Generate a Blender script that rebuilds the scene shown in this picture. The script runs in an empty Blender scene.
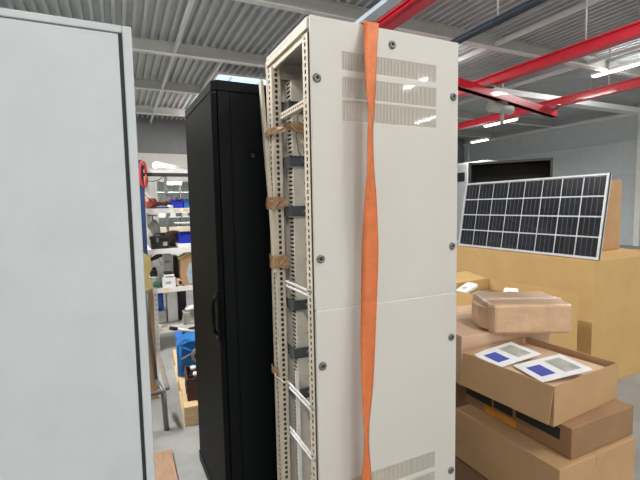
import bpy, bmesh, math, random
from mathutils import Vector, Matrix
random.seed(7)
PI = math.pi
R = math.radians
SC = bpy.context.scene
COL = SC.collection

# ------------------------------------------------------------------ materials
def mat(name, col, rough=.55, metal=0., var=.08, scale=6., coat=0., bump=0., bscale=60., spec=.5, stretch=None):
    m = bpy.data.materials.new(name); m.use_nodes = True
    nt = m.node_tree; n = nt.nodes; l = nt.links
    b = n['Principled BSDF']
    b.inputs['Roughness'].default_value = rough
    b.inputs['Metallic'].default_value = metal
    b.inputs['Specular IOR Level'].default_value = spec
    if coat:
        b.inputs['Coat Weight'].default_value = coat
        b.inputs['Coat Roughness'].default_value = .04
    tc = n.new('ShaderNodeTexCoord')
    vec = tc.outputs['Object']
    if stretch:
        mp = n.new('ShaderNodeMapping'); mp.inputs['Scale'].default_value = stretch
        l.new(vec, mp.inputs['Vector']); vec = mp.outputs['Vector']
    nz = n.new('ShaderNodeTexNoise'); nz.inputs['Scale'].default_value = scale
    nz.inputs['Detail'].default_value = 6; nz.inputs['Roughness'].default_value = .6
    l.new(vec, nz.inputs['Vector'])
    rp = n.new('ShaderNodeValToRGB')
    rp.color_ramp.elements[0].position = .3; rp.color_ramp.elements[1].position = .7
    rp.color_ramp.elements[0].color = tuple(max(0, c*(1-var)) for c in col) + (1,)
    rp.color_ramp.elements[1].color = tuple(min(1, c*(1+var)) for c in col) + (1,)
    l.new(nz.outputs['Fac'], rp.inputs['Fac'])
    l.new(rp.outputs['Color'], b.inputs['Base Color'])
    if bump:
        n2 = n.new('ShaderNodeTexNoise'); n2.inputs['Scale'].default_value = bscale; n2.inputs['Detail'].default_value = 4
        l.new(vec, n2.inputs['Vector'])
        bp = n.new('ShaderNodeBump'); bp.inputs['Strength'].default_value = bump; bp.inputs['Distance'].default_value = .01
        l.new(n2.outputs['Fac'], bp.inputs['Height']); l.new(bp.outputs['Normal'], b.inputs['Normal'])
    return m

def emat(name, col, s):
    m = bpy.data.materials.new(name); m.use_nodes = True
    n = m.node_tree.nodes; b = n['Principled BSDF']
    b.inputs['Base Color'].default_value = (.8, .8, .8, 1)
    b.inputs['Emission Color'].default_value = col + (1,)
    b.inputs['Emission Strength'].default_value = s
    return m

M = dict(
 cream   = mat('cream_enamel', (.555, .535, .495), .48, var=.03, scale=3, bump=.05, bscale=250),
 creamd  = mat('aged_cream_steel', (.68, .60, .49), .5, var=.07, scale=14),
 creamg  = mat('glossy_cream_enamel', (.56, .52, .46), .35, var=.03, coat=1.),
 duct    = mat('duct_plastic', (.72, .67, .58), .6, var=.08, scale=20),
 clamp   = mat('dark_zinc', (.10, .115, .128), .33, .4, var=.2, scale=30),
 steel   = mat('bright_steel', (.42, .43, .43), .3, .9, var=.1, scale=60),
 bolt    = mat('dull_zinc', (.17, .185, .175), .38, .6, var=.25, scale=90),
 inner   = mat('dark_slot_shade', (.045, .040, .034), .6, var=.2),
 hole    = mat('dark_socket', (.02, .02, .02), .6),
 tape    = mat('brown_packing_tape', (.40, .235, .12), .35, var=.22, scale=40, bump=.5, bscale=80),
 black   = mat('black_powder_coat', (.003, .0042, .005), .52, var=.15, scale=30, bump=.06, bscale=400, spec=.12),
 blackd  = mat('black_door', (.0032, .004, .004), .52, var=.12, scale=20, bump=.05, bscale=400, spec=.06),
 lgrey   = mat('light_grey_paint', (.50, .53, .55), .5, var=.05),
 dgrey   = mat('dark_gap', (.02, .02, .022), .7),
 conc    = mat('concrete', (.29, .295, .285), .5, var=.28, scale=2.2, bump=.05, bscale=30),
 deck    = mat('galvanised_deck', (.60, .64, .66), .5, .1, var=.07, scale=2),
 beam    = mat('grey_beam_paint', (.54, .545, .52), .55, var=.05),
 beamw   = mat('white_beam_paint', (.86, .88, .88), .5, var=.04),
 wallg   = mat('grey_cladding', (.25, .265, .28), .6, var=.05),
 wallw   = mat('white_wall', (.80, .79, .74), .7, var=.03),
 wallb   = mat('blue_grey_wall', (.55, .60, .61), .6, var=.05),
 red     = mat('red_paint', (.72, .016, .04), .38, var=.1, coat=.3),
 redl    = mat('red_hose', (.45, .03, .03), .5, var=.2),
 paleb   = mat('blue_reflection_tint', (.62, .72, .85), .45, var=.04),
 navy    = mat('dark_blue_pipe', (.03, .045, .065), .5, var=.2),
 pine    = mat('pine_board', (.70, .50, .28), .6, var=.2, scale=5, stretch=(2, 25, 25), bump=.1),
 plank   = mat('reddish_plank', (.35, .21, .13), .6, var=.2, scale=6, stretch=(20, 2, 20)),
 floor_strip  = mat('brown_floor_strip', (.24, .195, .16), .7, var=.2, scale=10),
 tube    = mat('grey_tube_steel', (.20, .20, .19), .45, .4, var=.12, scale=10),
 card    = mat('cardboard', (.44, .27, .135), .75, var=.08, scale=5, bump=.05),
 cardy   = mat('yellow_cardboard', (.56, .36, .145), .72, var=.06, scale=4),
 cardp   = mat('pink_cardboard', (.62, .42, .28), .75, var=.07, scale=6),
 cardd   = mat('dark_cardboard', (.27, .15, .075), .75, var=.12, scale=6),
 manila  = mat('manila_card', (.80, .62, .25), .7, var=.06),
 wrap    = mat('wrapped_paper', (.55, .36, .22), .3, var=.12, scale=9, bump=.6, bscale=14, coat=.35),
 film    = mat('whitish_tape', (.68, .56, .47), .25, var=.08, scale=12, coat=.5),
 ink     = mat('black_print', (.012, .011, .01), .6),
 orangel = mat('orange_print', (.55, .22, .03), .6, var=.2, scale=40),
 paper   = mat('white_paper', (.82, .83, .85), .6, var=.05, scale=20),
 inkb    = mat('blue_print', (.06, .09, .42), .6),
 white   = mat('white_paint', (.80, .80, .78), .5, var=.03),
 shelf   = mat('off_white_shelf', (.70, .70, .66), .5, var=.06),
 shelfd  = mat('dark_shelf_edge', (.03, .03, .03), .6),
 bluep   = mat('blue_post', (.012, .04, .13), .45, var=.1),
 bluebin = mat('royal_blue_plastic', (.015, .03, .50), .4, var=.08),
 bluel   = mat('mid_blue_plastic', (.02, .13, .46), .4, var=.08),
 bluec   = mat('case_blue', (.01, .17, .50), .35, var=.12, scale=8),
 maroon  = mat('maroon_plastic', (.07, .022, .018), .4, var=.2),
 pump    = mat('oxide_red_iron', (.27, .06, .035), .5, var=.3, scale=30),
 blkr    = mat('worn_black_plastic', (.035, .037, .04), .45, var=.2),
 blk     = mat('black_plastic', (.014, .014, .015), .45, var=.2),
 grn     = mat('green_plastic', (.06, .16, .11), .5, var=.2, scale=20),
 sack    = mat('grey_sack', (.42, .42, .38), .6, var=.25, scale=20, bump=.6, bscale=12),
 brownb  = mat('brown_canvas', (.16, .10, .06), .8, var=.3, scale=20),
 foil    = mat('grey_foil', (.55, .56, .55), .3, .6, var=.3, scale=18, bump=.8, bscale=16),
 beech   = mat('beech_top', (.72, .60, .42), .5, var=.06, stretch=(1, 8, 8)),
 cell    = mat('solar_cell', (.012, .014, .022), .22, var=.25, scale=4, coat=.6),
 alu     = mat('aluminium', (.66, .68, .69), .4, .2, var=.05),
 busbar  = mat('busbar_silver', (.10, .11, .125), .35, .4, var=.1),
 swirl   = mat('pale_blue_print', (.36, .46, .56), .6, var=.3, scale=12),
)
M['lamp'] = emat('lamp_diffuser', (1, .98, .93), 9)
M['lampb'] = emat('bright_tube', (1, .97, .92), 26)
M['sky'] = emat('skylight_pane', (.50, .76, 1), 1.15)

def strap_mat():
    m = mat('orange_webbing', (.64, .17, .05), .62, var=.16, scale=25)
    nt = m.node_tree; n = nt.nodes; l = nt.links; b = n['Principled BSDF']
    uv = n.new('ShaderNodeUVMap')
    sp = n.new('ShaderNodeSeparateXYZ'); l.new(uv.outputs['UV'], sp.inputs[0])
    def mth(op, a, bv=None):
        q = n.new('ShaderNodeMath'); q.operation = op
        if hasattr(a, 'links'): l.new(a, q.inputs[0])
        else: q.inputs[0].default_value = a
        if bv is not None:
            if hasattr(bv, 'links'): l.new(bv, q.inputs[1])
            else: q.inputs[1].default_value = bv
        return q.outputs[0]
    # woven dot grid: u across (0..1), v metres along
    a = mth('ABSOLUTE', mth('SINE', mth('MULTIPLY', sp.outputs[0], PI*9)))
    c = mth('ABSOLUTE', mth('SINE', mth('MULTIPLY', sp.outputs[1], PI*120)))
    d = mth('MULTIPLY', a, c)
    dot = mth('MULTIPLY', mth('GREATER_THAN', d, .72), .42)
    mx = n.new('ShaderNodeMix'); mx.data_type = 'RGBA'
    old = b.inputs['Base Color'].links[0].from_socket
    l.new(dot, mx.inputs[0]); l.new(old, mx.inputs[6]); mx.inputs[7].default_value = (.16, .03, .008, 1)
    l.new(mx.outputs[2], b.inputs['Base Color'])
    return m
M['strap'] = strap_mat()

# ------------------------------------------------------------------ mesh helper
class MB:
    def __init__(self):
        self.bm = bmesh.new(); self.mats = []
    def mi(self, m):
        if m not in self.mats: self.mats.append(m)
        return self.mats.index(m)
    def poly(self, pts, m):
        f = self.bm.faces.new([self.bm.verts.new(Vector(p)) for p in pts]); f.material_index = self.mi(m); return f
    def box(self, x0, x1, y0, y1, z0, z1, m, T=None):
        i = self.mi(m)
        vs = [Vector((x, y, z)) for x in (x0, x1) for y in (y0, y1) for z in (z0, z1)]
        if T is not None: vs = [T @ v for v in vs]
        v = [self.bm.verts.new(p) for p in vs]
        for q in ((0,1,3,2),(4,6,7,5),(0,4,5,1),(2,3,7,6),(0,2,6,4),(1,5,7,3)):
            f = self.bm.faces.new([v[k] for k in q]); f.material_index = i
    def prism(self, pts, z0, z1, m, T=None):
        """vertical prism over a 2-D outline"""
        i = self.mi(m)
        a = [Vector((p[0], p[1], z0)) for p in pts]; b = [Vector((p[0], p[1], z1)) for p in pts]
        if T is not None: a = [T @ v for v in a]; b = [T @ v for v in b]
        a = [self.bm.verts.new(v) for v in a]; b = [self.bm.verts.new(v) for v in b]
        n = len(pts)
        fs = [self.bm.faces.new(list(reversed(a))), self.bm.faces.new(b)]
        for k in range(n): fs.append(self.bm.faces.new([a[k], a[(k+1) % n], b[(k+1) % n], b[k]]))
        for f in fs: f.material_index = i
    def tube(self, pts, r, m, seg=10, cap=True):
        i = self.mi(m); pts = [Vector(p) for p in pts]; rings = []
        rr = r if isinstance(r, (list, tuple)) else [r]*len(pts)
        for k, p in enumerate(pts):
            d = (pts[min(k+1, len(pts)-1)] - pts[max(k-1, 0)]).normalized()
            u = d.cross(Vector((0, 0, 1)))
            if u.length < .05: u = d.cross(Vector((0, 1, 0)))
            u.normalize(); w = d.cross(u)
            rings.append([self.bm.verts.new(p + (u*math.cos(2*PI*s/seg) + w*math.sin(2*PI*s/seg))*rr[k]) for s in range(seg)])
        for a, b in zip(rings, rings[1:]):
            for s in range(seg):
                f = self.bm.faces.new([a[s], a[(s+1) % seg], b[(s+1) % seg], b[s]]); f.material_index = i; f.smooth = True
        if cap:
            f = self.bm.faces.new(list(reversed(rings[0]))); f.material_index = i
            f = self.bm.faces.new(rings[-1]); f.material_index = i
    def blob(self, c, s, m, seed=0, amp=.15, sub=3, flat=None):
        """lumpy soft thing; flat = z under which it is pressed flat"""
        i = self.mi(m); rnd = random.Random(seed)
        ph = [(Vector((rnd.uniform(-1,1), rnd.uniform(-1,1), rnd.uniform(-1,1))).normalized(), rnd.uniform(2,6), rnd.uniform(0,6)) for _ in range(7)]
        r = bmesh.ops.create_icosphere(self.bm, subdivisions=sub, radius=1)
        for v in r['verts']:
            n = v.co.normalized()
            k = 1 + amp*sum(math.sin(n.dot(a)*w + p) for a, w, p in ph)/3
            q = Vector((n.x*s[0], n.y*s[1], n.z*s[2]))*k + Vector(c)
            if flat is not None and q.z < flat: q.z = flat
            v.co = q
        for v in r['verts']:
            for f in v.link_faces: f.material_index = i; f.smooth = True
    def perf(self, o, u, v, wid, length, pitch, sw, sh, m, off=0.):
        """perforated strip: o corner, u across, v along; one slot per pitch"""
        i = self.mi(m); o = Vector(o); u = Vector(u).normalized(); v = Vector(v).normalized()
        n = max(1, int(length/pitch)); pitch = length/n
        a = (wid - sw)/2; b = (pitch - sh)/2
        P = lambda x, y: self.bm.verts.new(o + u*x + v*y)
        for k in range(n):
            y = k*pitch
            O = [P(0, y), P(wid, y), P(wid, y+pitch), P(0, y+pitch)]
            I = [P(a, y+b), P(a+sw, y+b), P(a+sw, y+b+sh), P(a, y+b+sh)]
            for s in range(4):
                f = self.bm.faces.new([O[s], O[(s+1) % 4], I[(s+1) % 4], I[s]]); f.material_index = i
    def done(self, name, parent=None, bevel=0., solid=0., weld=False, loc=None, smooth=False):
        if weld: bmesh.ops.remove_doubles(self.bm, verts=self.bm.verts, dist=1e-5)
        bmesh.ops.recalc_face_normals(self.bm, faces=self.bm.faces)
        me = bpy.data.meshes.new(name); self.bm.to_mesh(me); self.bm.free()
        for m in self.mats: me.materials.append(M[m])
        if smooth:
            for p in me.polygons: p.use_smooth = True
        o = bpy.data.objects.new(name, me); COL.objects.link(o)
        if parent: o.parent = parent
        if loc is not None: o.location = loc
        if solid:
            s = o.modifiers.new('Solidify', 'SOLIDIFY'); s.thickness = solid; s.offset = 0
        if bevel:
            b = o.modifiers.new('Bevel', 'BEVEL'); b.width = bevel; b.segments = 2; b.limit_method = 'ANGLE'; b.angle_limit = R(40)
        return o

def tag(o, label=None, cat=None, group=None, kind=None):
    if label: o['label'] = label
    if cat: o['category'] = cat
    if group: o['group'] = group
    if kind: o['kind'] = kind
    return o
def thing(name, label, cat, loc=(0,0,0), rz=0, group=None):
    o = bpy.data.objects.new(name, None); o.empty_display_size = .1; COL.objects.link(o)
    o.location = loc; o.rotation_euler = (0, 0, rz)
    return tag(o, label, cat, group)
def B(name, ext, m, parent=None, bevel=0., T=None):
    b = MB(); b.box(*ext, m, T); return b.done(name, parent, bevel)
def struct(o): o['kind'] = 'structure'; return o

# ------------------------------------------------------------------ camera
F_PX, YAW, PITCH, ROLL, CZ = 419.4, R(25.27), R(4.695), R(-1.09), 1.45
fw = Vector((math.sin(YAW)*math.cos(PITCH), math.cos(YAW)*math.cos(PITCH), -math.sin(PITCH)))
rt = Vector((math.cos(YAW), -math.sin(YAW), 0)); up = rt.cross(fw)
rt2 = rt*math.cos(ROLL) + up*math.sin(ROLL); up2 = -rt*math.sin(ROLL) + up*math.cos(ROLL)
cd = bpy.data.cameras.new('camera'); cam = bpy.data.objects.new('camera', cd); COL.objects.link(cam)
cam.matrix_world = Matrix(((rt2.x, up2.x, -fw.x, 0), (rt2.y, up2.y, -fw.y, 0), (rt2.z, up2.z, -fw.z, CZ), (0, 0, 0, 1)))
cd.sensor_width = 36; cd.lens = F_PX/640*36; cd.clip_start = .05; cd.clip_end = 100
SC.camera = cam

# ------------------------------------------------------------------ the hall
XW, YW, ZD, ZB = 14.6, 15.0, 4.40, 4.20
struct(B('floor', (-9, XW+.2, -9, 26, -.1, 0), 'conc'))
b = MB()
pitch, x = .148, -9.
i = 0
prof = []
while x < XW:
    prof += [(x, ZD), (x+.045, ZD), (x+.056, ZD+.085), (x+.137, ZD+.085)]
    x += pitch
for (xa, za), (xb, zb) in zip(prof, prof[1:]):
    b.poly([(xa, -9, za), (xb, -9, zb), (xb, YW, zb), (xa, YW, za)], 'deck')
struct(b.done('ceiling', solid=.004, weld=True))

def roof_beam(n, y):
    b = MB()
    b.box(-9, XW, y, y+.012, ZB, ZD-.002, 'beam')          # web facing the camera
    b.box(-9, XW, y-.05, y+.07, ZB-.016, ZB, 'beamw')     # bottom flange
    b.box(-9, XW, y-.03, y+.06, ZD-.018, ZD-.002, 'beam')
    return struct(b.done('trim_%d' % n))
for k, y in enumerate((-6.8, -4.3, -1.8, .7, 3.15, 5.65, 8.12, 10.6, 13.3)): roof_beam(k+1, y)
# slender white purlins running along the hall under the deck
for k, (x, ya, yb) in enumerate(((1.02, .7, 14.9), (3.6, .7, 14.9), (6.2, .7, 14.9), (8.8, .7, 14.9), (11.4, .7, 14.9), (1.9, 8.2, 10.55))):
    struct(B('trim_%d' % (10+k), (x-.025, x+.025, ya, yb, ZB+.02, ZB+.10), 'beamw'))

# far wall: grey cladding above, white partition with an opening below
ZP = 3.27
b = MB(); b.box(-9, XW, YW, YW+.1, ZP, ZD+.09, 'wallg')
struct(b.done('wall_back'))
b = MB()
b.box(-9, 1.13, YW, YW+.1, 0, ZP, 'wallw'); b.box(1.13, 3.4, YW, YW+.1, 2.37, ZP, 'wallw'); b.box(3.4, XW, YW, YW+.1, 0, ZP, 'wallw')
struct(b.done('wall_partition'))
b = MB()
for e in ((1.05, 1.13, 0, 2.45), (3.4, 3.48, 0, 2.45), (1.13, 3.4, 2.37, 2.45)):
    b.box(e[0], e[1], YW-.03, YW+.13, e[2], e[3], 'white')
struct(b.done('door_1'))
b = MB(); b.box(XW, XW+.1, -9, YW, 0, ZD+.09, 'wallb')
for y in (2.5, 5, 7.5): b.box(XW-.12, XW, y, y+.16, 0, ZD, 'white')
for z in (2.2, 3.3): b.box(XW-.03, XW, -9, YW, z, z+.04, 'lgrey')
struct(b.done('wall_right'))
B('trim_20', (XW-.06, XW, -9, YW, ZD-.32, ZD-.22, 'white') [:6], 'white')['kind'] = 'structure'
# room beyond the opening
b = MB(); b.box(-2, 7, 25.8, 26, 0, 3.4, 'wallb'); struct(b.done('wall_far_room'))
b = MB(); b.box(-2.1, -2, YW+.1, 26, 0, 3.4, 'wallw'); struct(b.done('wall_far_room_left'))
b = MB(); b.box(7, 7.1, YW+.1, 26, 0, 3.4, 'wallw'); struct(b.done('wall_far_room_right'))
b = MB(); b.box(-2.1, 7.1, YW+.1, 26, 3.4, 3.5, 'wallw'); struct(b.done('ceiling_far_room'))

# ------------------------------------------------------------------ lamps
def lamp(name, label, x, y0, y1, z, m='lamp', power=0, group=None, gap=0, up=0):
    t = thing(name, label, 'ceiling lamp', (x, (y0+y1)/2, z), 0, group)
    h = (y1-y0)/2
    B('housing', (-.07, .07, -h-.03, h+.03, .03, .09), 'white', t, .008)
    if gap:
        B('diffuser', (-.05, .05, -h, -gap/2, 0, .032), m, t, .008); B('diffuser', (-.05, .05, gap/2, h, 0, .032), m, t, .008)
    else: B('diffuser', (-.05, .05, -h, h, 0, .032), m, t, .008)
    for s in (-1, 1):
        b = MB(); b.tube([(0, s*h*.8, .09), (0, s*h*.8, ZD-z)], .006, 'alu', 6); b.done('hanger', t)
    if power:
        ld = bpy.data.lights.new('lamp_light', 'AREA'); ld.shape = 'RECTANGLE'; ld.size = .12; ld.size_y = y1-y0; ld.energy = power
        ld.color = (1, .98, .945)
        lo = bpy.data.objects.new('lamp_light', ld); COL.objects.link(lo); lo.parent = t; lo.location = (0, 0, -.01)
    for sx in ((-1, 1) if up else ()):          # light leaving the sides of the tube, grazing the deck
        ld = bpy.data.lights.new('lamp_side_light', 'AREA'); ld.shape = 'RECTANGLE'; ld.size = .05; ld.size_y = y1-y0; ld.energy = up/2; ld.color = (1, .98, .945)
        lo = bpy.data.objects.new('lamp_side_light', ld); COL.objects.link(lo); lo.parent = t; lo.location = (.08*sx, 0, .03); lo.rotation_euler = (0, R(-100)*sx, 0)
    return t
G = 'fluorescent lamps under the roof'
lamp('ceiling_lamp', 'lit white tube lamp close under the right-hand far red rail', 8.75, 7.3, 8.25, 3.42, power=60, group=G)
lamp('ceiling_lamp', 'lit white tube lamp farthest from the camera near the blue grey wall', 10.65, 9.95, 10.6, 3.42, power=60, group=G)
lamp('ceiling_lamp', 'lit double tube lamp mirrored in the middle vent of the cream cabinet', 6.03, -5.6, -4.8, 4.1, 'lampb', 45, G, .25)
lamp('ceiling_lamp', 'lit single tube lamp mirrored in the lowest vent of the cream cabinet', 8.93, -8.84, -7.74, 4.1, 'lampb', 30, G)
HL = [(-1.9, 11.6, 'far down the hall at the left'), (2.4, 12.4, 'far down the hall behind the black cabinet'), (9.5, 5.2, 'near the blue grey wall'), (-1.5, -2.6, 'behind the camera on the left'), (1.6, -4.6, 'far behind the camera'), (-1.3, 3.3, 'over the aisle at the left'), (2.2, -.6, 'just right of the camera'), (-.9, 5.3, 'over the shelf rack at the left'), (5.0, 1.2, 'between two red rails, nearer one'), (5.2, 7.2, 'between two red rails, farther one')]  # added lamps out of view, placed to light the cabinets, walls and deck
for x, y, where in HL:
    lamp('ceiling_lamp', 'added white lamp close under the deck '+where, x, y-.75, y+.75, 4.13, power={'over the aisle at the left': 240, 'behind the camera on the left': 120}.get(where, 60), group=G, up=14 if 'far down' in where or 'wall' in where or 'farther' in where else 46)
# area lights added to brighten the far room, no fixtures
for k, (x, y) in enumerate(((2.0, 16.5), (2.1, 20.5), (4.2, 18.5))):
    ld = bpy.data.lights.new('far_room_light', 'AREA'); ld.shape = 'RECTANGLE'; ld.size = .3; ld.size_y = 1.6
    ld.energy = 110; ld.color = (1, .98, .93)
    lo = bpy.data.objects.new('far_room_light', ld); COL.objects.link(lo); lo.location = (x, y, 3.3)
t = thing('wall_lamp', 'short lit lamp in the bright room seen through the doorway', 'lamp', (1.95, 17.5, 2.38))
B('diffuser', (-.28, .28, -.05, .05, 0, .10), 'lamp', t, .01); B('housing', (-.30, .30, -.06, .06, .10, .14), 'white', t)
for s in (-.2, .2):
    b = MB(); b.tube([(s, 0, .14), (s, 0, 1.02)], .008, 'alu', 6); b.done('hanger', t)
# skylight strip
t = thing('roof_light', 'bright bluish strip of roof light above the black cabinet', 'skylight', (2.6, 9.1, 4.17))
B('pane', (-.62, .75, -.16, .16, 0, .02), 'sky', t); B('frame', (-.66, .8, -.19, .19, .02, .06), 'white', t)
for k in (-.35, .3): B('glazing_bar', (k-.012, k+.012, -.17, .17, -.008, 0), 'alu', t)
for s in (-.6, .7): B('bracket', (s-.02, s+.02, -.02, .02, .06, .23), 'white', t)

# ------------------------------------------------------------------ red crane rails
def rail(label, x, y0, y1, z, w=.16, h=.16):
    t = thing('crane_rail', label, 'crane rail', (x, 0, z), 0, 'red overhead crane rails')
    b = MB()
    b.box(-w/2, w/2, y0, y1, 0, .022, 'red'); b.box(-w/2*.8, w/2*.8, y0, y1, h-.02, h, 'red'); b.box(-.03, .03, y0, y1, .022, h-.02, 'red')
    b.box(-w/2, -w/2+.02, y0, y1, .022, .05, 'red'); b.box(w/2-.02, w/2, y0, y1, .022, .05, 'red')
    b.done('beam', t)
    y = y0+.4
    while y < y1:
        b = MB(); b.tube([(0, y, h), (0, y, ZD-z)], .012, 'alu', 6); b.done('hanger', t); y += 2.5
    return t
rail('wide red crane rail right above the top of the cream cabinet', 2.80, .8, 13.5, 3.40, .14, .13)
rail('red crane rail crossed by the red bridge beam, right of the cream cabinet', 5.72, .8, 12.5, 3.40)
rail('farthest red crane rail, the lowest one at the right', 8.28, 2, 12.5, 3.40)
t = thing('bridge_beam', 'red bridge beam slung crosswise between two red rails', 'crane bridge', (5.6, 5.3, 3.22), R(15))
b = MB(); b.box(-1.0, 2.9, -.05, .05, 0, .14, 'red'); b.box(-1.0, 2.9, -.08, .08, 0, .02, 'red'); b.done('beam', t)
for x in (.05, 2.75): B('end_truck', (x-.09, x+.09, -.12, .12, .14, .185), 'tube', t)
t = thing('hoist', 'grey hoist with a hanging pipe under the red bridge beam', 'hoist', (6.15, 5.43, 2.95))
b = MB(); b.tube([(-.28, 0, .15), (.30, .08, .15)], .085, 'beam', 14); b.done('motor', t)
b = MB(); b.tube([(0, 0, .10), (0, 0, -.12)], .035, 'beam', 10); b.done('hanging_pipe', t)
B('trolley_bracket', (-.06, .10, -.04, .08, .2, .275), 'tube', t)
# trunking with bluish reflected light painted in, and dark conduit
t = thing('cable_trunking', 'white trunking coloured with bluish reflected light, left of the wide red rail', 'trunking', (2.52, 0, 3.44))
b = MB(); b.box(-.05, .05, .8, 13, 0, .05, 'paleb'); b.done('channel', t, .004)
for y in (1.4, 7.4, 10.4):
    b = MB(); b.tube([(0, y, .05), (0, y, .955)], .008, 'alu', 6); b.done('hanger', t)
t = thing('overhead_pipe', 'dark blue grey pipe under the roof at the top right', 'pipe', (3.82, 0, 3.42))
b = MB(); b.tube([(0, .5, 0), (0, 13, 0)], .042, 'navy', 12); b.done('pipe_run', t)
for y in (1.2, 3.45, 6.0, 9.0):
    b = MB(); b.tube([(0, y, .03), (0, y, .975)], .008, 'alu', 6); b.done('hanger', t)
    b = MB(); b.tube([(0, y-.015, 0), (0, y+.015, 0)], .046, 'navy', 12); b.done('clip', t)
t = thing('cable_duct', 'light grey cable duct bent under the roof at the far right', 'duct', (0, 0, 0))
b = MB(); b.box(4.4, 14.4, 6.6, 6.8, 3.75, 3.87, 'beamw'); b.done('channel', t)
for x in (4.6, 7.6, 10.6, 13.6): B('hanger', (x-.012, x+.012, 6.69, 6.71, 3.87, 4.397), 'alu', t)

# ------------------------------------------------------------------ cream telecom cabinet
X0, X1, Y0, Y1, ZT, ZBOT = .566, 1.184, 1.25, 1.68, 2.052, .13
cab = thing('equipment_cabinet', 'tall cream telecom cabinet with open side, held by an orange strap', 'cabinet', (X0, Y0, 0))
L = lambda x, y, z: (x-X0, y-Y0, z)
W, D = X1-X0, Y1-Y0
B('roof', (0, W, 0.016, D, ZT-.018, ZT), 'cream', cab, .003)
B('plinth', (.02, W-.02, .02, D-.02, 0, ZBOT-.02), 'blk', cab)
B('bottom_plate', (0.004, W, .016, D, ZBOT-.02, ZBOT), 'cream', cab)
B('rear_panel', (W-.004, W, .016, D-.008, ZBOT, ZT-.018), 'cream', cab)
B('far_panel', (0.03, W-.004, D-.008, D, ZBOT, ZT-.018), 'duct', cab)
# side panels with vents
def side_panel(za, zb, vents, label):
    xs = [.004, .683-X0, 1.076-X0, W-.001]
    zs = [za] + [q for v in sorted(vents) for q in v] + [zb]
    vs = sorted(vents)
    b = MB(); V = {}
    def v(x, z):
        k = (round(x, 5), round(z, 5))
        if k not in V: V[k] = b.bm.verts.new((x, 0.006, z))
        return V[k]
    for i in range(3):
        for j in range(len(zs)-1):
            if i == 1 and any(abs(zs[j]-p) < 1e-6 for p, q in vs): continue
            f = b.bm.faces.new([v(xs[i], zs[j]), v(xs[i+1], zs[j]), v(xs[i+1], zs[j+1]), v(xs[i], zs[j+1])]); f.material_index = b.mi('cream')
    o = b.done('side_panel', cab, solid=.012); tag(o, label)
    bv = o.modifiers.new('Bevel', 'BEVEL'); bv.width = .002; bv.segments = 2; bv.limit_method = 'ANGLE'
    for p, q in vs:
        g = MB(); n = 66; w = (xs[2]-xs[1])/n
        for k in range(n):
            x = xs[1]+k*w
            g.box(x+w*.21, x+w*.79, .001, .006, p-.001, q+.001, 'creamg')
        tag(g.done('vent_grille', o), 'slotted vent row')
    return o
vU = [(1.895, 1.953), (1.806, 1.872), (1.730, 1.796)]
zm = 1.0975
pu = side_panel(zm+.0018, ZT-.001, vU, 'upper vented panel')
pl = side_panel(ZBOT+.005, zm-.0018, [(.405, .470), (.320, .386), (.240, .302)], 'lower vented panel')
def fastener(x, z, parent):
    b = MB(); i = b.mi('bolt')
    prof = [(.0145, 0), (.0145, .003), (.012, .0062), (.0065, .0075), (.006, .0035), (0, .0035)]
    rings = []
    for r, h in prof[:-1]:
        rings.append([b.bm.verts.new((x-X0 + r*math.cos(2*PI*s/20), -h, z + r*math.sin(2*PI*s/20))) for s in range(20)])
    for a, c in zip(rings, rings[1:]):
        for s in range(20):
            f = b.bm.faces.new([a[s], a[(s+1) % 20], c[(s+1) % 20], c[s]]); f.material_index = i; f.smooth = True
    f = b.bm.faces.new(rings[-1]); f.material_index = b.mi('hole')
    b.done('fastener', parent)
for x, z in ((.590, 1.858), (.881, 2.001), (1.158, 1.85), (.591, 1.273), (1.158, 1.283)): fastener(x, z, pu)
for x, z in ((.591, .907), (1.157, .921), (1.159, .366), (.591, .366)): fastener(x, z, pl)
B('seam_lit_edge', (.008, W-.008, .001, .02, zm-.0015, zm+.0015), 'white', cab)  # white strip standing in for the lit panel edges along the seam
# uprights (perforated flanges)
def upright(faces, hollow=None):
    b = MB()
    for f in faces: b.perf(*f, 'creamd')
    if hollow:                      # folded back of the profile, coloured dark for the shade inside
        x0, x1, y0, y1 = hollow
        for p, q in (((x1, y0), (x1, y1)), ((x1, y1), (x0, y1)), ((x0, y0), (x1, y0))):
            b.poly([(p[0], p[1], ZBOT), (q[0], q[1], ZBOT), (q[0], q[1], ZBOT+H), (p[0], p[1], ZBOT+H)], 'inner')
    return b.done('upright', cab, solid=.002, weld=True)
H = ZT-.05-ZBOT
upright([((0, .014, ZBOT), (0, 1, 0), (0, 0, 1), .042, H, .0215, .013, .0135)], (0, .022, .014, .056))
fy = 1.618-Y0
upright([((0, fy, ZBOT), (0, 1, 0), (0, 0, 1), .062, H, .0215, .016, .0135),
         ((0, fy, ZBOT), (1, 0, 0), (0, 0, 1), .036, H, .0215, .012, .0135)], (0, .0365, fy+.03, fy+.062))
upright([((W-.006, .02, ZBOT), (-1, 0, 0), (0, 0, 1), .04, H, .0245, .009, .014)])
upright([((W-.006, D-.012, ZBOT), (-1, 0, 0), (0, 0, 1), .04, H, .0245, .009, .014)])
b = MB()
b.box(-.003, .003, D-.012, D, ZBOT, ZT-.018, 'creamd'); b.done('corner_edge', cab)
# top frame rails round the open side
b = MB()
b.box(-.002, .012, 0.016, D, ZT-.018-.020, ZT-.018, 'creamd'); b.box(.006, .018, .03, D-.02, ZT-.062, ZT-.038, 'creamd')
b.done('top_rail', cab, .0015)
b = MB(); b.box(.03, W-.03, fy+.02, fy+.04, ZT-.09, ZT-.07, 'duct'); b.box(.03, W-.03, fy+.02, fy+.04, ZT-.18, ZT-.155, 'duct'); b.done('inner_rail', cab)
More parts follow.
